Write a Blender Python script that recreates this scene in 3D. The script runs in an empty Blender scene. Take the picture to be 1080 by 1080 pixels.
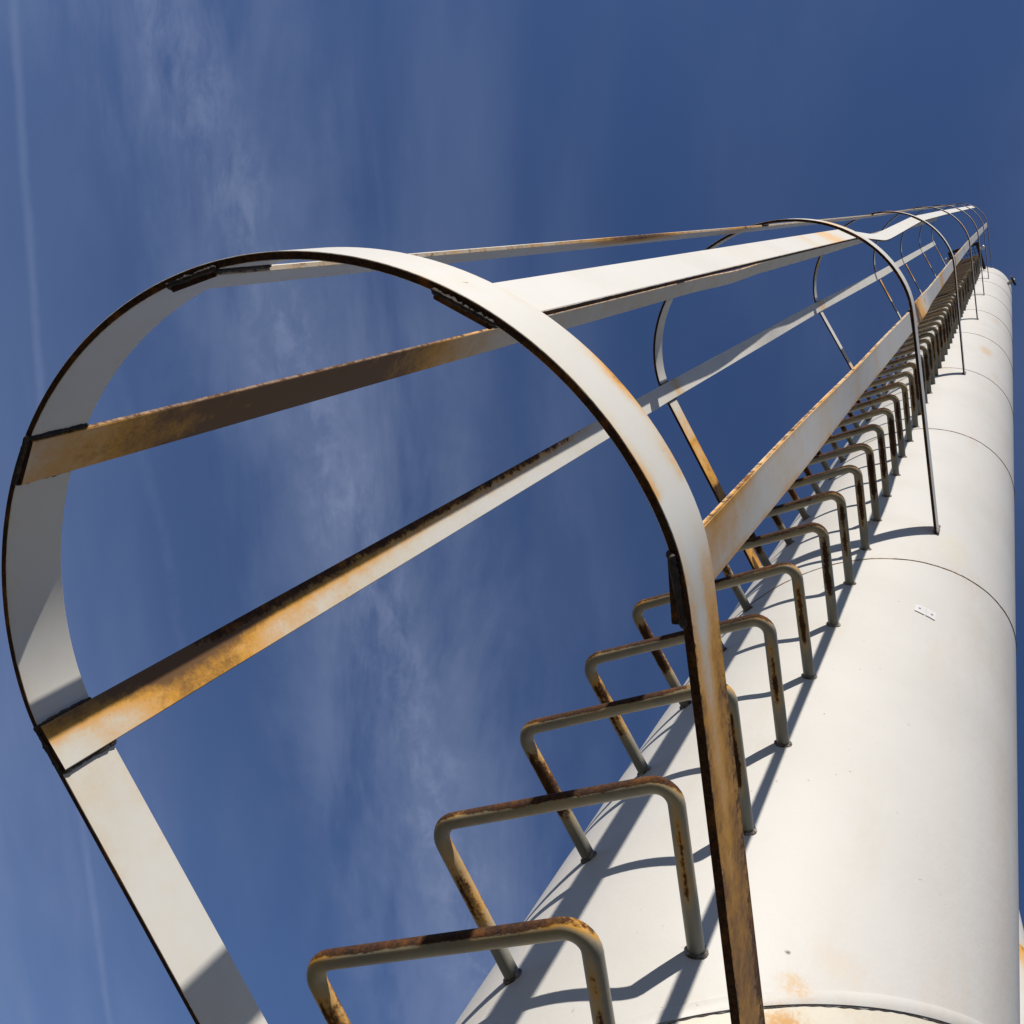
import bpy, math, random
import numpy as np
from mathutils import Vector, Matrix

rad = math.radians
sc = bpy.context.scene
COL = sc.collection
random.seed(4)

# ------------------------------------------------------------------ camera
CAM = np.array([-0.74272097, 1.19780199, -0.8320424])
R0 = np.array([[-0.83882724, -0.34357415, 0.42228624],
               [0.24833588, -0.93177662, -0.26480487],
               [0.48445655, -0.11725672, 0.8669214]])      # rows: right, down, forward
cd = bpy.data.cameras.new('camera')
cd.sensor_width = 36.0
cd.lens = 36.0
cd.clip_start = 0.02
cd.clip_end = 6000
cam = bpy.data.objects.new('camera', cd)
M = Matrix.Identity(4)
for i in range(3):
    M[i][0] = R0[0][i]
    M[i][1] = -R0[1][i]
    M[i][2] = -R0[2][i]
    M[i][3] = CAM[i]
cam.matrix_world = M
COL.objects.link(cam)
sc.camera = cam

# ------------------------------------------------------------------ sun, sky, exposure
SUN_DIR = Vector((-0.3844, 0.8100, 0.4429)).normalized()
SUN_EL = math.asin(SUN_DIR.z)
SUN_ROT = math.atan2(SUN_DIR.x, SUN_DIR.y)
sd = bpy.data.lights.new('sun', 'SUN')
sd.energy = 5.0
sd.angle = rad(0.55)
sd.color = (1.0, 0.938, 0.855)
sun = bpy.data.objects.new('sun', sd)
sun.rotation_euler = SUN_DIR.to_track_quat('Z', 'Y').to_euler()
sun.location = (-6, 14, 12)
COL.objects.link(sun)

sc.view_settings.view_transform = 'Standard'
sc.view_settings.look = 'None'
sc.view_settings.exposure = 0.42
sc.view_settings.gamma = 1.0
sc.view_settings.use_curve_mapping = False
sc.render.engine = 'CYCLES'
sc.cycles.max_bounces = 8


class NT:
    """small node-tree helper"""
    def __init__(self, tree):
        self.t = tree
        self.n = tree.nodes
        self.l = tree.links

    def put(self, sock, v):
        if v is None:
            return
        if isinstance(v, bpy.types.NodeSocket):
            self.l.new(v, sock)
        else:
            sock.default_value = v

    def math(self, op, a, b=None, c=None, clamp=False):
        n = self.n.new('ShaderNodeMath')
        n.operation = op
        n.use_clamp = clamp
        self.put(n.inputs[0], a)
        self.put(n.inputs[1], b)
        self.put(n.inputs[2], c)
        return n.outputs[0]

    def vmath(self, op, a, b=None, out=0):
        n = self.n.new('ShaderNodeVectorMath')
        n.operation = op
        self.put(n.inputs[0], a)
        if b is not None:
            self.put(n.inputs[1], b)
        return n.outputs[out]

    def dot(self, a, b):
        return self.vmath('DOT_PRODUCT', a, b, 1)

    def noise(self, vec, scale, detail=6, rough=0.6, dist=0.0):
        n = self.n.new('ShaderNodeTexNoise')
        self.put(n.inputs['Vector'], vec)
        n.inputs['Scale'].default_value = scale
        n.inputs['Detail'].default_value = detail
        n.inputs['Roughness'].default_value = rough
        n.inputs['Distortion'].default_value = dist
        return n.outputs['Fac']

    def step(self, v, lo, hi, a=0.0, b=1.0):
        n = self.n.new('ShaderNodeMapRange')
        n.interpolation_type = 'SMOOTHSTEP'
        self.put(n.inputs[0], v)
        n.inputs[1].default_value = lo
        n.inputs[2].default_value = hi
        n.inputs[3].default_value = a
        n.inputs[4].default_value = b
        return n.outputs[0]

    def mix(self, fac, a, b):
        n = self.n.new('ShaderNodeMix')
        n.data_type = 'RGBA'
        self.put(n.inputs[0], fac)
        for s, v in ((n.inputs[6], a), (n.inputs[7], b)):
            if isinstance(v, (tuple, list)):
                v = (*v[:3], 1.0)
            self.put(s, v)
        return n.outputs[2]

    def attr(self, name):
        n = self.n.new('ShaderNodeAttribute')
        n.attribute_name = name
        return n.outputs['Fac']

    def coords(self, rnd=True):
        tc = self.n.new('ShaderNodeTexCoord').outputs['Object']
        if not rnd:
            return tc
        oi = self.n.new('ShaderNodeObjectInfo').outputs['Random']
        k = self.math('MULTIPLY', oi, 37.0)
        return self.vmath('ADD', tc, k)


world = bpy.data.worlds.new('World')
sc.world = world
world.use_nodes = True
w = NT(world.node_tree)
bg = w.n['Background']
SKY_STRENGTH = 0.067
sky = w.n.new('ShaderNodeTexSky')
sky.sky_type = 'NISHITA'
sky.sun_disc = False
sky.sun_elevation = SUN_EL
sky.sun_rotation = SUN_ROT
sky.altitude = 0
sky.air_density = 1.15
sky.dust_density = 0.1
sky.ozone_density = 8.0
# high thin cirrus and two contrails, laid out on a flat layer far overhead (direction / height)
dirv = w.n.new('ShaderNodeTexCoord').outputs['Generated']
sep = w.n.new('ShaderNodeSeparateXYZ')
w.l.new(dirv, sep.inputs[0])
zc = w.math('MAXIMUM', sep.outputs[2], 0.06)
px = w.math('DIVIDE', sep.outputs[0], zc)
py = w.math('DIVIDE', sep.outputs[1], zc)
u_ = w.math('ADD', w.math('MULTIPLY', px, 0.42986), w.math('MULTIPLY', py, -0.90289))    # along the trails
v_ = w.math('ADD', w.math('MULTIPLY', px, 0.90289), w.math('MULTIPLY', py, 0.42986))     # across them


def uv_vec(su, sv, off=0.0):
    c = w.n.new('ShaderNodeCombineXYZ')
    w.put(c.inputs[0], w.math('MULTIPLY', u_, su))
    w.put(c.inputs[1], w.math('MULTIPLY', v_, sv))
    c.inputs[2].default_value = off
    return c.outputs[0]


def trail(c0, c1, c2, width, soft):
    """mask round the curve v = c0 + c1 u + c2 u^2"""
    uu = w.math('MULTIPLY', u_, u_)
    v0 = w.math('ADD', w.math('MULTIPLY_ADD', u_, c1, c0), w.math('MULTIPLY', uu, c2))
    wob = w.math('MULTIPLY', w.math('SUBTRACT', w.noise(uv_vec(3, 3, 5.0), 3.0, 5, 0.6), 0.5), soft)
    d = w.math('ABSOLUTE', w.math('ADD', w.math('SUBTRACT', v_, v0), wob))
    return w.step(d, 0.0, width, 1.0, 0.0)


n_broad = w.noise(uv_vec(0.6, 1.7, 3.0), 1.5, 4, 0.5, 0.2)
n_fib = w.noise(uv_vec(1.0, 3.2, 1.0), 1.9, 8, 0.6, 0.35)
n_puff = w.noise(uv_vec(7.0, 10.0, 2.0), 2.4, 10, 0.68, 0.4)
veil = w.math('MULTIPLY', w.step(n_broad, 0.40, 0.70), w.step(n_fib, 0.30, 0.72))
band = trail(0.854, -0.476, 0.105, 0.30, 0.25)
band = w.math('MULTIPLY', band, w.step(n_fib, 0.34, 0.63))
core = w.math('MULTIPLY', trail(0.845, -0.476, 0.105, 0.095, 0.14), w.step(n_puff, 0.40, 0.68))
con1 = w.math('MULTIPLY', trail(1.1615, 0.0448, -0.0376, 0.014, 0.016), w.step(n_puff, 0.20, 0.55, 0.25, 1.0))
con2 = w.math('MULTIPLY', trail(1.160, -0.590, 0.396, 0.02, 0.02), w.step(n_puff, 0.30, 0.60, 0.0, 1.0))
con2 = w.math('MULTIPLY', con2, w.step(w.math('ABSOLUTE', w.math('SUBTRACT', u_, 0.5)), 0.12, 0.32, 1.0, 0.0))
low = w.step(v_, 0.5, 1.7)
m = w.math('MULTIPLY', veil, 0.10)
m = w.math('ADD', m, w.math('MULTIPLY', w.step(n_broad, 0.38, 0.68), 0.035))
m = w.math('ADD', m, w.math('MULTIPLY', band, 0.17))
m = w.math('ADD', m, w.math('MULTIPLY', core, 0.13))
m = w.math('ADD', m, w.math('MULTIPLY', con1, 0.085))
m = w.math('ADD', m, w.math('MULTIPLY', con2, 0.03))
m = w.math('ADD', m, w.math('MULTIPLY', low, 0.13), clamp=True)
m = w.math('MULTIPLY', m, w.step(sep.outputs[2], 0.02, 0.2))
tint = w.vmath('MULTIPLY', sky.outputs[0], (1.10, 0.96, 1.02))
skycol = w.mix(m, tint, (4.6, 5.3, 7.4))
w.l.new(skycol, bg.inputs['Color'])
bg.inputs['Strength'].default_value = SKY_STRENGTH


# ------------------------------------------------------------------ materials
def principled(name):
    mt = bpy.data.materials.new(name)
    mt.use_nodes = True
    k = NT(mt.node_tree)
    return mt, k, k.n['Principled BSDF']


def bump(k, bsdf, h, strength, dist):
    b = k.n.new('ShaderNodeBump')
    b.inputs['Strength'].default_value = strength
    b.inputs['Distance'].default_value = dist
    k.put(b.inputs['Height'], h)
    k.l.new(b.outputs[0], bsdf.inputs['Normal'])


def painted_steel(name, paint, grime, speck=0.6, flare=0.85, rust_dark=(0.014, 0.006, 0.003), rust_mid=(0.066, 0.023, 0.005)):
    """white painted steel; the mesh attributes 'stain' and 'rust' say where it has run and where it has rusted through or is darkened to stand in for shade"""
    mt, k, b = principled(name)
    co = k.coords()
    st, ru = k.attr('stain'), k.attr('rust')
    n_big = k.noise(co, 5, 4, 0.5)
    n_mid = k.noise(co, 22, 8, 0.66)
    n_mid2 = k.noise(k.vmath('ADD', co, (3.1, 7.7, 1.9)), 30, 9, 0.7)
    n_fine = k.noise(co, 190, 6, 0.7)
    n_pit = k.noise(co, 330, 3, 0.6)
    sm = k.math('MULTIPLY_ADD', k.math('SUBTRACT', n_mid, 0.5), 0.75, st)
    sm = k.math('MULTIPLY_ADD', k.math('SUBTRACT', n_fine, 0.5), 0.25, sm)
    sm = k.step(sm, 0.02, 1.0)
    rm = k.math('MULTIPLY_ADD', k.math('SUBTRACT', n_mid2, 0.5), 1.0, ru)
    rm = k.math('MULTIPLY_ADD', k.math('SUBTRACT', n_fine, 0.5), 0.55, rm)
    rm = k.step(rm, 0.42, 0.66)
    base = k.mix(k.step(n_big, 0.35, 0.75, 0.0, 0.55), paint, grime)
    depth = k.math('MULTIPLY_ADD', k.math('SUBTRACT', n_mid2, 0.5), 0.75, sm)
    depth = k.math('MULTIPLY_ADD', k.math('SUBTRACT', n_fine, 0.5), 0.35, depth)
    depth = k.math('MULTIPLY_ADD', k.math('MAXIMUM', k.math('SUBTRACT', st, 0.9), 0.0), k.math('MULTIPLY_ADD', n_mid, 2.4, -0.35), depth)
    tan = k.mix(k.step(depth, 0.15, 0.70), (0.47, 0.345, 0.15), (0.52, 0.245, 0.013))
    tan = k.mix(k.step(depth, 0.82, 1.35), tan, (0.105, 0.043, 0.004))
    col = k.mix(k.math('MULTIPLY', k.math('POWER', sm, 0.8), 0.97), base, tan)
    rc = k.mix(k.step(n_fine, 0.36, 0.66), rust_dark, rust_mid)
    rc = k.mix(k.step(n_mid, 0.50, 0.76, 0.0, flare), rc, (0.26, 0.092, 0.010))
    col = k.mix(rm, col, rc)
    pit = k.math('MULTIPLY', k.step(n_pit, 0.665, 0.70), k.step(k.math('ADD', n_mid2, k.math('MULTIPLY', st, 0.35)), 0.62, 0.78))
    col = k.mix(k.math('MULTIPLY', pit, speck), col, (0.03, 0.018, 0.012))
    k.put(b.inputs['Base Color'], col)
    k.put(b.inputs['Roughness'], k.math('ADD', k.step(rm, 0, 1, 0.42, 0.85), k.math('MULTIPLY', sm, 0.15)))
    b.inputs['Specular IOR Level'].default_value = 0.35
    h = k.math('ADD', k.math('MULTIPLY', rm, k.math('ADD', n_fine, 0.6)), k.math('MULTIPLY', n_mid, 0.25))
    bump(k, b, h, 0.5, 0.0012)
    return mt


M_FLAT = painted_steel('painted_flat_bar', (0.52, 0.51, 0.475), (0.47, 0.45, 0.40))
M_ROD = painted_steel('worn_rod_paint', (0.20, 0.195, 0.165), (0.11, 0.10, 0.075), 0.8, 0.5)


def weld_material():
    mt, k, b = principled('burnt_weld')
    co = k.coords()
    n = k.noise(co, 120, 6, 0.7)
    k.put(b.inputs['Base Color'], k.mix(k.step(n, 0.42, 0.7), (0.009, 0.007, 0.006), (0.055, 0.03, 0.017)))
    b.inputs['Roughness'].default_value = 0.75
    bump(k, b, n, 0.8, 0.002)
    return mt


M_WELD = weld_material()


def foot_weld_material():
    mt, k, b = principled('painted_weld')
    co = k.coords()
    n, f = k.noise(co, 70, 6, 0.7), k.noise(co, 300, 4, 0.6)
    col = k.mix(k.step(n, 0.42, 0.60), (0.045, 0.028, 0.018), (0.24, 0.23, 0.205))
    k.put(b.inputs['Base Color'], k.mix(k.step(f, 0.58, 0.7, 0, 0.6), col, (0.16, 0.065, 0.015)))
    b.inputs['Roughness'].default_value = 0.65
    bump(k, b, f, 0.6, 0.002)
    return mt


M_FOOT = foot_weld_material()


def dark_metal():
    mt, k, b = principled('dark_grating_steel')
    n = k.noise(k.coords(), 40, 5, 0.6)
    k.put(b.inputs['Base Color'], k.mix(k.step(n, 0.4, 0.7), (0.018, 0.018, 0.02), (0.05, 0.04, 0.032)))
    b.inputs['Roughness'].default_value = 0.7
    b.inputs['Metallic'].default_value = 0.2
    return mt


M_DARK = dark_metal()


def plain(name, c, rough=0.5):
    mt, k, b = principled(name)
    n = k.noise(k.coords(), 60, 5, 0.6)
    k.put(b.inputs['Base Color'], k.mix(k.step(n, 0.3, 0.8), c, tuple(x * 0.85 for x in c)))
    b.inputs['Roughness'].default_value = rough
    return mt


M_TAG = plain('tag_white', (0.545, 0.54, 0.53), 0.3)
M_INK = plain('tag_mark', (0.26, 0.24, 0.22), 0.6)
M_GALV = plain('pale_fitting_steel', (0.56,0.55,0.54), 0.35)

SEAM_Z, SEAM_TH, SEAM_P = 2.07, rad(116), 1.88       # spiral seam: z = SEAM_Z + SEAM_P * (theta - SEAM_TH) / 2 pi + n SEAM_P
TR = 0.42345                                         # tower radius


def tower_paint():
    mt, k, b = principled('tower_white_paint')
    co = k.coords(False)
    sx = k.n.new('ShaderNodeSeparateXYZ')
    k.l.new(co, sx.inputs[0])
    th = k.math('ARCTAN2', sx.outputs[1], sx.outputs[0])
    # streak space: long along the axis
    cv = k.n.new('ShaderNodeCombineXYZ')
    k.put(cv.inputs[0], sx.outputs[0])
    k.put(cv.inputs[1], sx.outputs[1])
    k.put(cv.inputs[2], k.math('MULTIPLY', sx.outputs[2], 0.16))
    n_str = k.noise(cv.outputs[0], 9, 7, 0.62)
    n_str2 = k.noise(k.vmath('ADD', cv.outputs[0], (5, 3, 8)), 34, 6, 0.6)
    n_big = k.noise(co, 2.3, 5, 0.55)
    n_mid = k.noise(co, 16, 8, 0.65)
    n_fine = k.noise(co, 170, 5, 0.65)
    n_rag = k.noise(k.vmath('MULTIPLY', co, (1, 1, 0.6)), 55, 7, 0.7)
    n_dot = k.noise(co, 95, 2, 0.5)
    col = k.mix(k.step(n_big, 0.38, 0.70, 0.0, 0.8), (0.43, 0.42, 0.395), (0.40, 0.39, 0.362))
    col = k.mix(k.math('MULTIPLY', k.step(n_str, 0.50, 0.78), 0.34), col, (0.40, 0.33, 0.245))
    col = k.mix(k.math('MULTIPLY', k.step(n_str2, 0.60, 0.82), 0.16), col, (0.38, 0.365, 0.33))
    # height above the spiral seam, 0 .. pitch
    t = k.math('MULTIPLY_ADD', k.math('SUBTRACT', th, SEAM_TH), -SEAM_P / (2 * math.pi), sx.outputs[2])
    t = k.math('SUBTRACT', t, SEAM_Z)
    tb = k.math('SUBTRACT', t, k.math('MULTIPLY_ADD', k.math('SUBTRACT', th, SEAM_TH), 0.045, 0.022))
    below = k.math('MULTIPLY', k.step(tb, -2.10, -1.878, 0.0, 1.0), k.step(tb, -1.884, -1.879, 1.0, 0.0))
    col = k.mix(k.math('MULTIPLY', below, 0.55), col, (0.49,0.445,0.33))
    fr = k.math('MODULO', k.math('ADD', t, 40 * SEAM_P), SEAM_P)
    near_up = k.math('MULTIPLY', k.step(fr, 0.0, 0.12, 1.0, 0.0), k.step(n_mid, 0.46, 0.72))
    near_dn = k.math('MULTIPLY', k.step(fr, SEAM_P - 0.16, SEAM_P, 0.0, 1.0), k.step(n_str, 0.46, 0.70))
    col = k.mix(k.math('MULTIPLY', near_up, 0.22), col, (0.37,0.255,0.145))
    col = k.mix(k.math('MULTIPLY', near_dn, 0.30), col, (0.385,0.285,0.17))

    def blob(col, p, sx_, sz_, c, amt, thr=(0.0, 0.8)):
        d = k.vmath('MULTIPLY', k.vmath('SUBTRACT', co, p), (1 / sx_, 1 / sx_, 1 / sz_))
        q = k.step(k.vmath('LENGTH', d, None, 1), 0.15, 1.25, 1.0, 0.0)
        g = k.math('MULTIPLY_ADD', k.math('SUBTRACT', n_fine, 0.5), 0.6, n_rag)
        g = k.step(k.math('MULTIPLY_ADD', q, 0.30, g), 0.50, 0.86)
        return k.mix(k.math('MULTIPLY', k.math('MULTIPLY', q, g), amt), col, c)
    OR = (0.43, 0.25, 0.07)
    col = blob(col, (-0.332, 0.263, 7.13), 0.075, 0.30, OR, 0.6)
    col = blob(col, (-0.36, 0.225, 9.4), 0.06, 0.30, OR, 0.22)
    col = blob(col, (-0.38, 0.185, 6.3), 0.05, 0.22, OR, 0.16)
    col = blob(col, (-0.254, 0.34, 0.315), 0.034, 0.036, (0.42, 0.25, 0.08), 0.62)
    col = blob(col, (-0.262, 0.333, 0.238), 0.075, 0.05, (0.38,0.195,0.04), 0.95)
    col = blob(col, (-0.236, 0.351, 0.37), 0.006, 0.006, (0.06, 0.03, 0.02), 0.9)
    col = blob(col, (-0.29, 0.309, 0.40), 0.07, 0.06, (0.45,0.345,0.22), 0.25)
    col = blob(col, (-0.42, 0.05, 1.25), 0.07, 0.5, (0.42,0.33,0.22), 0.25)
    col = blob(col, (-0.423, 0.02, 0.85), 0.06, 0.3, (0.42,0.33,0.23), 0.15)
    col = blob(col, (-0.33, 0.265, 2.4), 0.08, 0.2, (0.45,0.41,0.31), 0.5)
    dot = k.math('MULTIPLY', k.step(n_dot, 0.735, 0.76), k.step(n_big, 0.45, 0.55))
    col = k.mix(k.math('MULTIPLY', dot, 0.8), col, (0.22, 0.15, 0.10))
    k.put(b.inputs['Base Color'], col)
    b.inputs['Roughness'].default_value = 0.5
    b.inputs['Specular IOR Level'].default_value = 0.3
    h = k.math('ADD', k.math('MULTIPLY', n_fine, 0.12), n_mid)
    h = k.math('ADD', h, k.math('MULTIPLY', n_big, 2.2))
    bump(k, b, h, 0.25, 0.005)
    return mt


M_TOWER = tower_paint()


def seam_paint():
    mt, k, b = principled('seam_dirty_paint')
    co = k.coords(False)
    n = k.noise(co, 26, 7, 0.7)
    col = k.mix(k.step(n, 0.36, 0.62), (0.34,0.27,0.19), (0.09,0.05,0.03))
    k.put(b.inputs['Base Color'], col)
    b.inputs['Roughness'].default_value = 0.7
    bump(k, b, n, 0.5, 0.002)
    return mt


M_SEAM = seam_paint()


def ground_mat():
    mt, k, b = principled('dry_gravel_ground')
    co = k.coords(False)
    a, c = k.noise(co, 0.25, 6, 0.6), k.noise(co, 9, 8, 0.7)
    col = k.mix(k.step(a, 0.35, 0.65), (0.055, 0.05, 0.045), (0.04, 0.045, 0.03))
    col = k.mix(k.math('MULTIPLY', k.step(c, 0.4, 0.7), 0.6), col, (0.075,0.07,0.065))
    k.put(b.inputs['Base Color'], col)
    b.inputs['Roughness'].default_value = 0.95
    bump(k, b, c, 0.6, 0.02)
    return mt


M_GROUND = ground_mat()


# ------------------------------------------------------------------ mesh helpers
def empty(name, loc, label=None, cat=None, group=None):
    o = bpy.data.objects.new(name, None)
    o.location = loc
    o.empty_display_size = 0.2
    COL.objects.link(o)
    if label:
        o['label'] = label
        o['category'] = cat
    if group:
        o['group'] = group
    return o


def world_loc(o):
    v = Vector((0, 0, 0))
    while o:
        v += o.location
        o = o.parent
    return v


class MB:
    """collects vertices (world coordinates), faces and the stain / rust attributes of ONE mesh"""
    def __init__(self):
        self.v, self.f, self.a = [], [], []

    def add(self, verts, faces, attrs=None):
        o = len(self.v)
        self.v += [tuple(map(float, p)) for p in verts]
        self.f += [tuple(i + o for i in f) for f in faces]
        self.a += attrs if attrs else [(0.0, 0.0)] * len(verts)

    def build(self, name, mat, parent=None, smooth=True, angle=38, loc=None):
        base = (world_loc(parent) if parent else Vector((0, 0, 0)))
        off = base + Vector(loc if loc else (0, 0, 0))
        me = bpy.data.meshes.new(name)
        me.from_pydata([(x - off.x, y - off.y, z - off.z) for x, y, z in self.v], [], self.f)
        for i, nm in enumerate(('stain', 'rust')):
            at = me.attributes.new(nm, 'FLOAT', 'POINT')
            at.data.foreach_set('value', np.array([q[i] for q in self.a], dtype=np.float32))
        me.materials.append(mat)
        me.update()
        if smooth:
            me.shade_smooth()
            me.set_sharp_from_angle(angle=rad(angle))
        o = bpy.data.objects.new(name, me)
        COL.objects.link(o)
        if parent:
            o.parent = parent
        if loc:
            o.location = loc
        return o


def loft(mb, rings, closed_ring=True, caps=True, attrs=None):
    n, m = len(rings), len(rings[0])
    V = [p for r in rings for p in r]
    F = []
    for i in range(n - 1):
        for j in range(m if closed_ring else m - 1):
            a, b = i * m + j, i * m + (j + 1) % m
            F.append((a, b, b + m, a + m))
    if caps:
        F.append(tuple(range(m - 1, -1, -1)))
        F.append(tuple((n - 1) * m + j for j in range(m)))
    mb.add(V, F, attrs)


def tube(mb, pts, r, sides=12, attrf=None, caps=True):
    pts = [np.array(p, float) for p in pts]
    rings, at = [], []
    prev = None
    u = 0.0
    for i, p in enumerate(pts):
        t = pts[min(i + 1, len(pts) - 1)] - pts[max(i - 1, 0)]
        t /= np.linalg.norm(t)
        if prev is None:
            ref = np.array([0, 0, 1.0]) if abs(t[2]) < 0.9 else np.array([1.0, 0, 0])
            a = ref - t * (ref @ t)
        else:
            a = prev - t * (prev @ t)
        a /= np.linalg.norm(a)
        prev = a
        b = np.cross(t, a)
        rr = r(i) if callable(r) else r
        if i:
            u += np.linalg.norm(p - pts[i - 1])
        ring = []
        for j in range(sides):
            q = 2 * math.pi * j / sides
            nrm = a * math.cos(q) + b * math.sin(q)
            ring.append(p + nrm * rr)
            at.append(attrf(u, nrm, p) if attrf else (0.0, 0.0))
        rings.append(ring)
    loft(mb, rings, True, caps, at)


def ribbon(mb, C, Wd, Nn, width, th, attrf=None, m=7, bev=0.0011):
    """flat bar: centre line C, unit width directions Wd, unit outward normals Nn"""
    hw, ht = width / 2, th / 2
    s_in = np.linspace(-hw + bev, hw - bev, m)
    prof = [(s, ht) for s in s_in] + [(hw, ht - bev), (hw, -ht + bev)] + [(s, -ht) for s in s_in[::-1]] + [(-hw, -ht + bev), (-hw, ht - bev)]
    rings, at = [], []
    u = 0.0
    for i in range(len(C)):
        if i:
            u += np.linalg.norm(C[i] - C[i - 1])
        ring = []
        for (s, t) in prof:
            p = C[i] + Wd[i] * s + Nn[i] * t
            ring.append(p)
            edge = 0 if abs(t) >= ht - 1e-9 else (1 if s > 0 else -1)
            at.append(attrf(u, s / hw, (1 if t > 0 else -1), edge, p) if attrf else (0, 0))
        rings.append(ring)
    loft(mb, rings, True, False, at)
    for ring, flip in ((rings[0], True), (rings[-1], False)):      # the cut ends take the full dark rust colour
        k = len(ring)
        mb.add(ring, [tuple(range(k - 1, -1, -1)) if flip else tuple(range(k))], [(0.0, 1.1)] * k)


def weld_bead(mb, a, b, r, seed, n=30, sides=7, lump=0.5):
    rn = random.Random(seed)
    a, b = np.array(a, float), np.array(b, float)
    rr, q = [], 0.0
    for i in range(n + 1):
        q = 0.55 * q + rn.uniform(-1, 1) * 0.5
        rr.append(r * (1 + lump * max(-0.7, min(0.9, q))))
    rr[0] *= 0.5
    rr[-1] *= 0.5
    pts = [a + (b - a) * (i / n) + np.array([rn.uniform(-1, 1), rn.uniform(-1, 1), 0]) * r * 0.12 for i in range(n + 1)]
    tube(mb, pts, lambda i: rr[i], sides)


def box(mb, lo, hi):
    x0, y0, z0 = lo
    x1, y1, z1 = hi
    V = [(x0, y0, z0), (x1, y0, z0), (x1, y1, z0), (x0, y1, z0), (x0, y0, z1), (x1, y0, z1), (x1, y1, z1), (x0, y1, z1)]
    mb.add(V, [(0, 3, 2, 1), (4, 5, 6, 7), (0, 1, 5, 4), (1, 2, 6, 5), (2, 3, 7, 6), (3, 0, 4, 7)])


def smooth_path(P, it, keep=1):
    P = P.copy()
    for _ in range(it):
        Q = P.copy()
        Q[keep:-keep] = 0.25 * P[keep - 1:-keep - 1] + 0.5 * P[keep:-keep] + 0.25 * P[keep + 1:len(P) - keep + 1]
        P = Q
    return P


def resample(P, step):
    P = np.asarray(P, float)
    d = np.concatenate([[0], np.cumsum(np.linalg.norm(np.diff(P, axis=0), axis=1))])
    n = max(2, int(round(d[-1] / step)) + 1)
    s = np.linspace(0, d[-1], n)
    return np.stack([np.interp(s, d, P[:, i]) for i in range(3)], 1)


def sstep(x, a, b):
    t = min(1.0, max(0.0, (x - a) / (b - a)))
    return t * t * (3 - 2 * t)


def bell(x, c, wd):
    return math.exp(-((x - c) / wd) ** 2)


# ------------------------------------------------------------------ ground (below the frame)
GZ = -2.45
g = MB()
S_ = 2500
g.add([(-S_, -S_, GZ), (S_, -S_, GZ), (S_, S_, GZ), (-S_, S_, GZ)], [(0, 1, 2, 3)])
go = g.build('ground', M_GROUND, smooth=False)
go['kind'] = 'structure'

# ------------------------------------------------------------------ the tower
TOP = 16.5
tower = empty('tower', (0, 0, GZ), 'tall slender white steel tower with a spiral seam and rust stains, carrying the caged ladder', 'tower')
sh = MB()
NS = 160
zs = [GZ] + list(np.linspace(GZ + 0.2, TOP - 0.06, 110)) + [TOP - 0.03, TOP - 0.01, TOP - 0.002, TOP]
rs = [TR] * 111 + [TR - 0.002, TR - 0.009, TR - 0.02, TR - 0.04]
rings = [[(r * math.cos(2 * math.pi * j / NS), r * math.sin(2 * math.pi * j / NS), z) for j in range(NS)] for z, r in zip(zs, rs)]
loft(sh, rings)
sh.build('shell', M_TOWER, tower, loc=(0, 0, -GZ))


def seam_z(t):
    q = t - (SEAM_TH - TWO)
    return SEAM_Z + SEAM_P * (t - SEAM_TH) / TWO + (0.022 + 0.045 * q) * (1 - sstep(q, 1.2, 3.5))


TWO = 2 * math.pi


def seam_path(t0, t1, step, r, dz=0.0, wob=0.0):
    n = int((t1 - t0) / step)
    out = []
    for i in range(n + 1):
        t = t0 + (t1 - t0) * i / n
        z = seam_z(t) + dz
        z += wob * (math.sin(t * 23) + 0.6 * math.sin(t * 61 + 1) + 0.5 * math.sin(t * 137 + 2))
        out.append((r * math.cos(t), r * math.sin(t), z))
    return out


def seam_strip(mb, t0, t1, step, width, thick, dz=0.0, wob=0.0, vary=0.0):
    """a low strip lying on the shell along the seam"""
    P = seam_path(t0, t1, step, TR, dz, wob)
    rings = []
    for i, p in enumerate(P):
        n = np.array([p[0], p[1], 0]) / TR
        wv = width * (1 + vary * math.sin(i * 0.37) + 0.6 * vary * math.sin(i * 0.91 + 1))
        p = np.array(p)
        up = np.array([0, 0, 1.0])
        rings.append([p - up * wv / 2 - n * 0.004, p - up * wv / 2 + n * thick * 0.6, p - up * wv / 4 + n * thick,
                      p + up * wv / 4 + n * thick, p + up * wv / 2 + n * thick * 0.6, p + up * wv / 2 - n * 0.004])
    loft(mb, rings)


TWO = 2 * math.pi
sb = MB()
seam_strip(sb, SEAM_TH - 1.2, SEAM_TH + 7.55 * TWO, 0.03, 0.0046, 0.0022, wob=0.0008, vary=0.35)
sb.build('weld_seam', M_SEAM, tower)
lp = MB()
seam_strip(lp, SEAM_TH - TWO - 1.2, SEAM_TH - TWO + 2.2, 0.02, 0.026, 0.0035, dz=0.016)
lp.build('lap_strip', M_TOWER, tower, loc=(0, 0, -GZ))
cr = MB()
seam_strip(cr, SEAM_TH - TWO - 1.2, SEAM_TH - TWO + 2.2, 0.006, 0.0021, 0.0008, dz=0.0005, wob=0.0009, vary=0.6)
cr.build('open_joint', M_WELD, tower)

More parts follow.
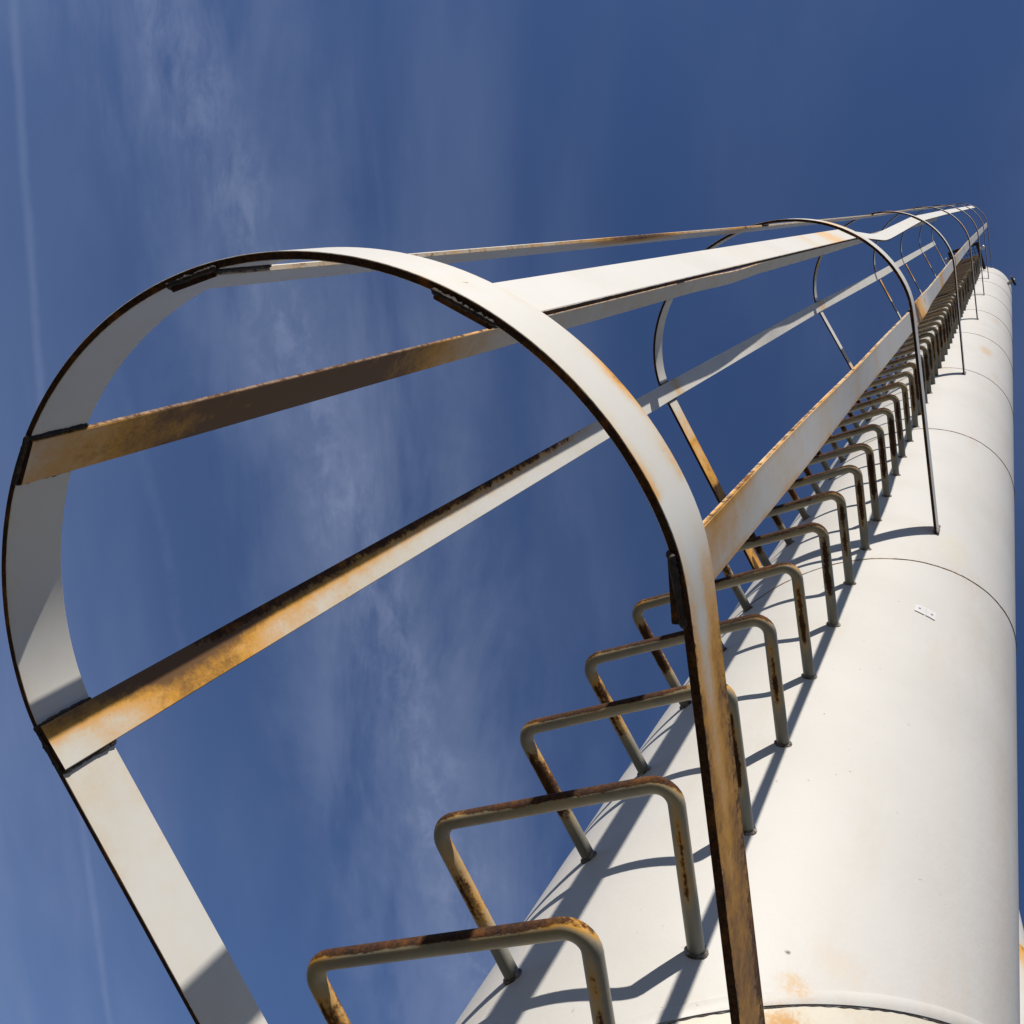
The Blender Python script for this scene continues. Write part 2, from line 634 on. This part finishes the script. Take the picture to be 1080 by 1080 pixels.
# two small white tags on the shell
for (a0, a1, zb0, zb1, zt0, zt1, dot) in ((131.72, 135.2, 1.7644, 1.7669, 1.8102, 1.817, (133.1, 1.7905)),
                                          (135.57, 138.9, 1.768, 1.7705, 1.8155, 1.8212, (137.5, 1.792))):
    t = MB()
    rings = []
    for i in range(7):
        q = i / 6
        an = rad(a0 + (a1 - a0) * q)
        lo, hi = zb0 + (zb1 - zb0) * q, zt0 + (zt1 - zt0) * q
        c, s = math.cos(an), math.sin(an)
        rings.append([((TR - .001) * c, (TR - .001) * s, lo), ((TR + .0025) * c, (TR + .0025) * s, lo),
                      ((TR + .0025) * c, (TR + .0025) * s, hi), ((TR - .001) * c, (TR - .001) * s, hi)])
    loft(t, rings)
    tg = t.build('tag', M_TAG, tower, angle=20)
    rv = MB()
    an = rad(dot[0])
    n = np.array([math.cos(an), math.sin(an), 0])
    pc = n * (TR + .0025) + np.array([0, 0, dot[1]])
    tube(rv, [pc - n * .001, pc + n * .0012, pc + n * .002], lambda i: (.0035, .0035, .0022)[i], 10)
    rv.build('rivet', M_INK, tg)

# capped nozzle near the top of the shell
nz = MB()
ax = np.array([-0.985, 0.17, 0]) / np.linalg.norm([0.985, 0.17, 0])
pc = np.array([-0.405, 0.115, 15.35])
tube(nz, [pc - ax * 0.04, pc + ax * 0.075], 0.028, 16)
noz = nz.build('nozzle', M_FLAT, tower)
fl = MB()
tube(fl, [pc + ax * 0.07, pc + ax * 0.074, pc + ax * 0.098, pc + ax * 0.10], lambda i: (.07, .075, .075, .07)[i], 24)
fl.build('blind_flange', M_DARK, noz)
bo = MB()
q = pc + ax * 0.085 + np.array([0, 0.0, 0.085])
tube(bo, [q + np.array([0, 0, -.02]), q + np.array([0, 0, .0]), q + np.array([0, 0, .028]), q + np.array([0, 0, .036])], lambda i: (.016, .024, .024, .012)[i], 12)
bo.build('bolt', M_GALV, noz)

# ------------------------------------------------------------------ ladder: rungs bent from round bar, welded to the shell
RW, FW, YO, SP, SK, FDZ, RR_ = 0.3650, 0.27068, TR + 0.21726, 0.3048, -0.0198, -0.0148, 0.0120
ladder = empty('ladder', (0, TR, 0), 'long ladder of rusty round bar rungs bent into staples and welded to the white tower', 'ladder')


def rung_path(seed=None):
    rn = random.Random(seed)
    jit = (lambda a: rn.uniform(-a, a)) if seed is not None else (lambda a: 0.0)
    yf = math.sqrt(TR ** 2 - FW ** 2 / 4) - 0.006
    A = np.array([FW / 2, yf, FDZ + SK])
    B = np.array([RW / 2 + 0.002 + jit(.0012), YO + jit(.0015), SK + jit(.002)])
    C2 = np.array([-RW / 2 + jit(.0012), YO + jit(.0015), -SK + jit(.002)])
    D = np.array([-FW / 2, yf, FDZ - SK])
    r = 0.026 + jit(.002)

    def fillet(p, c, n):
        d0 = (p - c) / np.linalg.norm(p - c)
        d1 = (n - c) / np.linalg.norm(n - c)
        ang = math.acos(max(-1, min(1, d0 @ d1)))
        cut = r / math.tan(ang / 2)
        bis = (d0 + d1) / np.linalg.norm(d0 + d1)
        ctr = c + bis * (r / math.sin(ang / 2))
        a0, a1 = c + d0 * cut - ctr, c + d1 * cut - ctr
        om = math.acos(max(-1, min(1, (a0 @ a1) / (r * r))))
        return [ctr + (math.sin((1 - t) * om) * a0 + math.sin(t * om) * a1) / math.sin(om) for t in np.linspace(0, 1, 9)]
    f1, f2 = fillet(A, B, C2), fillet(B, C2, D)
    seg = lambda a, b, n: [a + (b - a) * t for t in np.linspace(0, 1, n)]
    return seg(A, f1[0], 10)[:-1] + f1 + seg(f1[-1], f2[0], 18)[1:-1] + f2 + seg(f2[-1], D, 10)[1:]


RP = rung_path()


def rung_attr(seed, shade_rust=0.0):
    rn = random.Random(seed)
    k1, k2, k3 = rn.uniform(-.10, .14), rn.uniform(0, 6), rn.uniform(-.12, .15)

    def f(u, nrm, p):
        bar = sstep(p[1], YO - 0.05, YO - 0.012)
        top = sstep(0.84 * nrm[1] + 0.54 * nrm[2], -0.25, 0.55)
        side = 0.5 + 0.5 * math.sin(u * 21 + k2)
        mid = 1 - sstep(abs(p[0] + k1 * 0.4), RW / 2 - 0.10, RW / 2 - 0.015)
        rust_bar = -0.06 + 0.66 * top + 0.30 * mid * top + 0.10 * mid + k1 * 0.8 + 0.10 * side
        end = sstep(abs(p[0]), RW / 2 - 0.075, RW / 2 - 0.02)
        foot = sstep(p[1], 0.43, 0.50)
        sg = 1 if p[0] > 0 else -1
        wear = bell(nrm[0] * sg, 0.1, 0.5) * sstep(nrm[2], 0.5, -0.3) + 0.8 * bell(nrm[0], -0.75, 0.4) * (sg > 0)
        rust_leg = (0.12 + 0.44 * wear + 0.22 * side * wear + k3) * foot
        rust = bar * rust_bar + (1 - bar) * rust_leg
        rust += shade_rust * (0.4 + 0.6 * foot)  # extra rust colour on the upper rungs paints in their mutual shade
        stain = 0.15 + 0.16 * side + 0.42 * end * top * bar + 0.30 * top * bar + 0.45 * wear * foot * (1 - bar) - 0.3 * (1 - foot)
        return (stain, rust)
    return f


def weld_foot(sgn, seed):
    """lumpy fillet weld round one foot"""
    mb = MB()
    p = np.array(RP[0] if sgn > 0 else RP[-1])
    d = np.array(RP[1] if sgn > 0 else RP[-2]) - p
    d /= np.linalg.norm(d)
    n = np.array([p[0], p[1], 0.0])
    n /= np.linalg.norm(n)
    c = p + d * (0.006 / max(0.3, d @ n))
    a = np.cross(n, [0, 0, 1.0])
    b = np.cross(n, a)
    rn = random.Random(seed)
    pts, rr = [], []
    for i in range(19):
        q = TWO * i / 18
        pts.append(c + (a * math.cos(q) + b * math.sin(q)) * (RR_ + 0.001) + n * rn.uniform(-.0012, .0012))
        rr.append(0.0034 * rn.uniform(0.6, 1.5))
    rr[-1] = rr[0]
    pts[-1] = pts[0]
    tube(mb, pts, lambda i: rr[i], 7, caps=False)
    return mb


protos = []
for s in range(12):
    mb = MB()
    tube(mb, rung_path(70 + s), RR_, 14, rung_attr(s, 0.0 if s < 6 else 0.22))
    me = mb
    protos.append(mb)
rung_objs = []
LOW, HIGH = -2, 49
made = {}
welds = None
for k in range(LOW, HIGH + 1):
    s = (k * 5 + 3) % 6 + (6 if k >= 5 else 0)  # upper rungs use the shapes darkened to stand in for shade
    z = k * SP
    rx = 0.0
    if s not in made:
        o = protos[s].build('rung', M_ROD, None)
        made[s] = o
    else:
        o = made[s].copy()
        COL.objects.link(o)
    o.parent = ladder
    o.rotation_euler = (0, rad(random.uniform(-.45, .45)), rad(random.uniform(-.35, .35)))
    o.location = (random.uniform(-.0015, .0015), -TR + random.uniform(-.0012, .0012), z + random.uniform(-.002, .002))
    if k <= 16:
        if welds is None:
            welds = [weld_foot(1, 11).build('weld', M_FOOT), weld_foot(-1, 12).build('weld', M_FOOT)]
            ws = welds
        else:
            ws = [x.copy() for x in welds]
            for x in ws:
                COL.objects.link(x)
        for x in ws:
            x.parent = o
            x.location = (0, 0, 0)

# ------------------------------------------------------------------ safety cage: flat bar hoops and five straps
cage = empty('safety_cage', (0, TR, 0), 'white flat bar safety cage of hoops and long straps, streaked with rust', 'ladder cage')
# xc, yc, rx, ry, z of the lower edge, tilt along y, tilt along x, inward lean of the legs
HOOPS = [(0.0001, 1.0069, 0.4306, 0.4050, -0.0430, 0.0462, -0.0297, -0.209),
         (0.014, 1.014, 0.430, 0.389, 2.535, 0.060, 0.119, -0.182),
         (0.015, 0.990, 0.398, 0.412, 5.680, -0.008, 0.015, -0.189),
         (0.021, 1.000, 0.388, 0.415, 8.815, -0.001, 0.011, -0.178),
         (0.021, 1.000, 0.388, 0.415, 11.35, -0.001, 0.011, -0.178),
         (0.021, 1.000, 0.388, 0.415, 13.95, -0.001, 0.011, -0.178),
         (0.021, 1.000, 0.388, 0.415, 16.38, -0.001, 0.011, -0.178)]
HB, HT, SW, ST = 0.083, 0.0085, 0.062, 0.0070


def hoop_xyz(q, a):
    xc, yc, rx, ry, z, tx, ty, spl = q
    x, y = xc + rx * math.cos(a), yc + ry * math.sin(a)
    return np.array([x, y, z + tx * (y - yc) + ty * x])


def hoop_centre(q, step):
    xc, yc, rx, ry, z, tx, ty, spl = q
    pts = []

    def leg(sg):
        out = []
        for t in np.linspace(0, 1, 60):
            y = yc * (1 - t)
            x = xc + sg * (rx + spl * t)
            if math.hypot(x, y) < TR - 0.004:
                break
            out.append((x, y, z + tx * (y - yc) + ty * x))
        return out
    L = leg(1)[::-1]
    A = [tuple(hoop_xyz(q, a)) for a in np.linspace(0, math.pi, 120)]
    Rr = leg(-1)
    P = resample(np.array(L[:-1] + A + Rr[1:]), 0.01)
    P = smooth_path(P, 14)
    return resample(P, step)


def frame_of(P, up=(0, 0, 1.0)):
    T = np.gradient(P, axis=0)
    T /= np.linalg.norm(T, axis=1)[:, None]
    U = np.tile(np.array(up), (len(P), 1))
    N = np.cross(T, U)
    N /= np.linalg.norm(N, axis=1)[:, None]
    Wd = np.cross(N, T)
    Wd /= np.linalg.norm(Wd, axis=1)[:, None]
    return T, Wd, N


def hoop_attr_first(total):
    def f(u, s, side, edge, p):
        right = p[0] < 0
        x, y = p[0], p[1]
        st = ru = 0.0
        if right and y < 1.06:
            # the leg on the sunny side, rust running down from the joint
            d = max(0.0, 1.06 - y)
            run = sstep(d, 0.02, 0.22)
            st = 0.44 * sstep(d, -0.03, 0.08) + 0.62 * run
            ru = 0.10 * sstep(d, 0.0, 0.1) + 0.25 * bell(d, 0.13, 0.05) * bell(s, -0.8, 0.4) + run * (0.02 + 0.44 * sstep(s, 0.1, 0.95)) + 0.12 * sstep(d, 0.34, 0.55)
            ru += 0.34 * run * sstep(-s, 0.72, 0.98)
            st -= 0.45 * bell(s, -0.25, 0.40) * (1 - sstep(d, 0.18, 0.44))
            if side < 0:
                ru += 0.2
        elif right:
            ang = math.atan2((y - 1.007) / .405, x / .4306)
            dg = math.degrees(ang)
            st = 0.06 + 0.60 * bell(s, -1.0, 0.40) * sstep(dg, 152, 175) + 0.13 * sstep(abs(s), 0.6, 1.0)
            st += 0.75 * bell(s, 0.95, 0.30) * bell(dg, 157, 6)
            st += 0.42 * bell(s, 0.8, 0.38) * bell(dg, 171, 7)
            ru = (0.62 * bell(dg, 134.5, 1.5) * bell(s, 0.05, 0.22) if side > 0 else 0.0) + 0.04
            st += 0.25 * bell(dg, 134.5, 2.0) * bell(s, 0.0, 0.3) * (side > 0)
            ru += 0.22 * bell(s, -1.0, 0.22) * sstep(dg, 168, 178)
        else:
            st = 0.06 + 0.16 * bell(y, 0.90, 0.09) + 0.1 * sstep(abs(s), .8, 1)
            ru = 0.03
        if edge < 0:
            ru = max(ru, 0.92)  # near-solid rust on the lower edge, painting in its underside shade
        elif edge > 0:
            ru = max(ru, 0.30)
        return (st, ru)
    return f


def hoop_attr_upper(seed):
    rn = random.Random(seed)
    ks = [(rn.uniform(0, 2.2), rn.uniform(0.05, 0.14), rn.uniform(0.3, 0.7)) for _ in range(5)]

    def f(u, s, side, edge, p):
        st = 0.08 + 0.08 * sstep(abs(s), .6, 1)
        for c, wd, am in ks:
            st += am * bell(u, c, wd)
        if seed == 1 and p[0] > 0 and p[1] < 0.8:
            st += 0.40
        ru = 0.05 + 0.10 * st
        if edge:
            ru = max(ru, 0.80 if edge < 0 else 0.35)  # lower edges darker: their shade is put into the rust value
        return (st, ru)
    return f


proto_upper = None
HPATH = []
for i, q in enumerate(HOOPS):
    P = hoop_centre(q, 0.012 if i == 0 else 0.022)
    T, Wd, N = frame_of(P)
    N = -N if (N[len(N) // 2][1] < 0) else N
    HPATH.append((P, N))
    if i <= 3:
        # keep the normal pointing away from the ladder
        C = P + np.array([0, 0, HB / 2])
        mb = MB()
        tot = float(np.sum(np.linalg.norm(np.diff(P, axis=0), axis=1)))
        up = np.tile(np.array([0, 0, 1.0]), (len(P), 1))
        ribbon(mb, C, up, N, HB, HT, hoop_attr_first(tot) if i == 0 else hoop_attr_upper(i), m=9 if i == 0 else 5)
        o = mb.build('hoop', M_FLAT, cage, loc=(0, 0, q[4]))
        for e, e2 in ((0, 2), (-1, -3)):
            d = P[e] - P[e2]
            d /= np.linalg.norm(d)
            for sg in (-1, 1):
                wb = MB()
                q0 = P[e] - d * 0.003 + N[e] * sg * (HT / 2 + 0.001)
                weld_bead(wb, q0 + [0, 0, -0.001], q0 + [0, 0, HB + 0.001], 0.0045, 400 + i * 9 + sg + e, n=18)
                wb.build('weld', M_FOOT, o)
        if i == 0:
            o['label'] = 'lowest and nearest hoop, its sunny leg thick with rust'
        proto_upper = o
    else:
        o = proto_upper.copy()
        COL.objects.link(o)
        o.parent = cage
        o.location = (0, 0, q[4])

ANG = {'a': (-5, -3.5, -1.5, -3, -3, -3, -3), 'b': (49.4, 50, 50, 50, 50, 50, 50), 'c': (95, 95.6, 95, 95, 95, 95, 95),
       'd': (138, 138, 136, 136, 136, 136, 136), 'e': (182.6, 187.5, 184, 184, 184, 184, 184)}


def strap_station(key, i):
    q = HOOPS[i]
    a = rad(ANG[key][i])
    p = hoop_xyz(q, a)
    if a < 0 or a > math.pi:     # past the spring line the bar follows the leg
        sg = 1 if math.cos(a) > 0 else -1
        p[0] = q[0] + sg * (q[2] + q[7] * (q[1] - p[1]) / q[1])
    P, N = HPATH[i]
    j = int(np.argmin(np.linalg.norm(P[:, :2] - p[:2], axis=1)))
    return P[j] - N[j] * (HT / 2 + ST / 2 + 0.0006), N[j].copy()


# extra bends: (z, outward offset, sideways offset along the width, twist in degrees)
BENDS = {'a': [(4.3, -0.01, 0.0, 10)], 'b': [(3.4, -0.01, 0.0, 0)], 'c': [], 'd': [], 'e': [(0.0, 0.0, 0.0, 7), (1.2, 0.0, 0.0, 5), (2.95, 0.0, 0.0, -16)]}
DENT = (3.85, -0.055)
TOPZ = {'a': 16.5, 'b': 16.5, 'c': 16.5, 'd': 16.55, 'e': 16.6}


def strap_attr(key):
    def f(u, s, side, edge, p):
        z = p[2] + 0.04
        st, ru = 0.08, 0.04
        if key == 'a':
            st = 0.88 * bell(z, 0.24, 0.17) + 0.30 * bell(z, 0.62, 0.3) + 0.10
            st += 0.85 * sstep(s, -0.35, 0.9) * sstep(2.3 - z, 0, 1.0)
            ru = 0.74 * sstep(s, -0.10, 0.95) * sstep(z, 0.12, 0.40) * sstep(2.4 - z, 0, 1.0)
            ru += 0.20 * bell(z, 0.30, 0.1) * sstep(s, 0, 0.6)
            st += 0.45 * bell(z, 2.75, 0.06) + 0.5 * bell(z, 5.85, 0.12)
        elif key == 'b':
            st = 0.30 + 1.35 * bell(z, 0.55, 0.45)
            ru = 0.24 * bell(z, 0.52, 0.34) * (0.6 + 0.4 * sstep(abs(s), 1.0, 0.2)) + 0.2 * bell(z, 1.15, 0.3) * sstep(-s, -.2, .8) + 0.3 * bell(z, 2.5, 0.15) + 0.25 * bell(z, 3.1, .15)
        elif key == 'c':
            st = 0.14 + 0.9 * bell(z, 1.35, 0.28) * sstep(s, -0.9, 0.6) + 0.4 * bell(z, 2.3, 0.2)
            ru = 0.50 * bell(z, 1.35, 0.22) * sstep(s, -0.8, 0.8) + 0.38 * bell(z, 2.3, 0.2) + 0.03
        elif key == 'd':
            st = 0.04
            if side > 0:
                st += 0.55 * bell(z, 2.2, 0.16) + 0.3 * bell(z, 1.85, 0.1) + 0.16 * bell(z, 1.2, .2)
            else:
                ru = 0.30 * bell(z, 2.3, 0.2) + 0.12
        elif key == 'e':
            if side > 0:
                st = 0.20 + 0.30 * bell(z, 0.18, 0.15) * sstep(s * 1.0, 1.0, -0.6) + 0.16 * math.sin(z * 9) ** 2 + 0.3 * sstep(abs(s), .75, 1)
                st *= 1 - 0.5 * sstep(z, 1.2, 2.2)
                ru = 0.14 + 0.12 * bell(z, 0.2, 0.12)
                ru += 0.55 * bell(z, 2.80, 0.13) + 0.34 * bell(z, 3.2, 0.1) + 0.5 * bell(z, 6.0, 0.2) + 0.4 * bell(z, 7.6, 0.2)
                st += 0.7 * bell(z, 2.9, 0.25) + 0.5 * bell(z, 4.4, .2) + .4 * bell(z, 6.3, .2)
            else:
                ru = 0.3
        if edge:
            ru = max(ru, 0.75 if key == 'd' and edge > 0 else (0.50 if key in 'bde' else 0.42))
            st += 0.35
        return (st, ru)
    return f


def bend_z(zs, zc):
    return sstep(1 - abs(zs - zc) / 0.6, 0, 1)


for key in 'abcde':
    st_c, st_n = zip(*[strap_station(key, i) for i in range(len(HOOPS))])
    zk = [c[2] + HB / 2 for c in st_c]
    keys = [(zk[i], st_c[i][0], st_c[i][1], st_n[i]) for i in range(len(HOOPS))]
    z0 = st_c[0][2] + 0.0005
    if key == 'd':      # the bar runs on past the second hoop, knocked inward, and turns back at a splice above it
        a, b = keys[1], keys[2]
        t = (DENT[0] - a[0]) / (b[0] - a[0])
        n = a[3]
        keys.insert(2, (DENT[0], a[1] + (b[1] - a[1]) * t + n[0] * DENT[1], a[2] + (b[2] - a[2]) * t + n[1] * DENT[1], n))
    zz = np.concatenate([[z0], np.arange(z0 + 0.025, 3.6, 0.03), np.arange(3.62, TOPZ[key], 0.09), [TOPZ[key]]])
    kz = [k_[0] for k_ in keys]

    def ext(vals):
        v = np.interp(zz, kz, vals)
        lo = zz < kz[0]
        v[lo] = vals[0] + (zz[lo] - kz[0]) * (vals[1] - vals[0]) / (kz[1] - kz[0])
        return v
    X, Y = ext([k_[1] for k_ in keys]), ext([k_[2] for k_ in keys])
    N = np.stack([np.interp(zz, kz, [k_[3][j] for k_ in keys]) for j in range(3)], 1)
    P = np.stack([X, Y, zz], 1)
    near = smooth_path(P, 6)
    P = near
    N /= np.linalg.norm(N, axis=1)[:, None]
    Wd = np.cross(np.array([0, 0, 1.0]), N)
    for (zc, off, sdw, tw) in BENDS[key]:
        for i, z in enumerate(zz):
            f = bend_z(z, zc)
            P[i] += N[i] * off * f + Wd[i] * sdw * f
            if tw and f > 0:
                a = rad(tw) * f
                n, wv = N[i].copy(), Wd[i].copy()
                N[i] = n * math.cos(a) + wv * math.sin(a)
                Wd[i] = wv * math.cos(a) - n * math.sin(a)
    if key == 'a':
        Wd = -Wd            # so that s > 0 is the edge away from the tower
        Wd = -Wd
    mb = MB()
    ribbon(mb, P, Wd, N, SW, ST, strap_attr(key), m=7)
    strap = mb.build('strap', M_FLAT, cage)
    # welds: two beads down the sides of the strap, one under its cut end
    for i in range(3):
        c, n = st_c[i], st_n[i]
        wd = np.cross(np.array([0, 0, 1.0]), n)
        for sg in (-1, 1):
            wb = MB()
            e = c + wd * sg * (SW / 2 + 0.0012) - n * (-0.0022)
            r = 0.0030
            weld_bead(wb, e + [0, 0, -0.001], e + [0, 0, HB + 0.002], r, hash((key, i, sg)) % 9999 if False else ord(key) * 31 + i * 7 + sg)
            wb.build('weld', M_WELD, strap)
        if i == 0:
            wb = MB()
            lo = c + n * (ST / 2 + .001) + np.array([0, 0, -0.001])
            weld_bead(wb, lo - wd * (SW / 2 + 0.003), lo + wd * (SW / 2 + 0.003), 0.0032, ord(key) * 13)
            wb.build('weld', M_WELD, strap)

# ------------------------------------------------------------------ grating gate at the top of the ladder
gate = empty('ladder_gate', (0, 0.6, 15.5), 'small dark open grating in an angle frame at the top of the ladder', 'grating')
x0, x1, y0, y1, zg = -0.205, 0.205, 0.40, 0.80, 15.48
for lo, hi in (((x0, y0, zg), (x0 + 0.04, y1, zg + 0.09)), ((x1 - 0.04, y0, zg), (x1, y1, zg + 0.09)),
               ((x0 + 0.04, y1 - 0.04, zg), (x1 - 0.04, y1, zg + 0.09))):
    fb = MB()
    box(fb, lo, hi)
    fb.build('frame_bar', M_DARK, gate, smooth=False)
gb = MB()
for i in range(1, 9):
    x = x0 + 0.04 + (x1 - x0 - 0.08) * i / 9
    box(gb, (x - 0.003, y0 + 0.02, zg + 0.03), (x + 0.003, y1 - 0.04, zg + 0.055))
for i in range(1, 8):
    y = y0 + (y1 - y0 - 0.04) * i / 8
    box(gb, (x0 + 0.04, y - 0.003, zg + 0.026), (x1 - 0.04, y + 0.003, zg + 0.029))
gb.build('grating', M_DARK, gate, smooth=False)
for sx_ in (-1, 1):
    kb = MB()
    c = np.array([sx_ * 0.235, 0.70, zg + 0.04])
    d = np.array([sx_, 0, 0.0])
    tube(kb, [c - d * 0.04, c - d * .015, c - d * 0.012, c + d * 0.012, c + d * 0.028, c + d * .034], lambda i: (.012, .012, .026, .032, .024, .008)[i], 14)
    kb.build('hinge_knob', M_GALV, gate)

# ------------------------------------------------------------------ neighbouring vessel, its flank just showing behind the tower
hd = np.array([0.247, -0.969])
hd /= np.linalg.norm(hd)
rg = np.array([hd[1], -hd[0]])
axis = CAM[:2] + hd * 5.0 + rg * (-0.455)
vessel = empty('vessel', (axis[0], axis[1], GZ), 'white tapered steel vessel whose flank just shows behind the lower edge of the tower', 'vessel')
vb = MB()
prof = [(0.64, GZ), (0.64, 5.42), (0.565, 5.46), (0.45, 6.41), (0.31, 7.5), (0.29, 7.55)]
n = 72
zz2, rr2 = [], []
for (r_, z_), (r2, z2) in zip(prof[:-1], prof[1:]):
    k_ = max(1, int(abs(z2 - z_) / 0.3))
    for i in range(k_):
        zz2.append(z_ + (z2 - z_) * i / k_)
        rr2.append(r_ + (r2 - r_) * i / k_)
zz2.append(prof[-1][1])
rr2.append(prof[-1][0])
rings = [[(axis[0] + r_ * math.cos(TWO * j / n), axis[1] + r_ * math.sin(TWO * j / n), z_) for j in range(n)] for z_, r_ in zip(zz2, rr2)]
at = [(0.05 + 0.9 * bell(z_, 5.4, 0.18), 0.35 * bell(z_, 5.42, 0.1)) for z_ in zz2 for j in range(n)]
loft(vb, rings, attrs=at)
vb.build('shell', M_FLAT, vessel, angle=20)
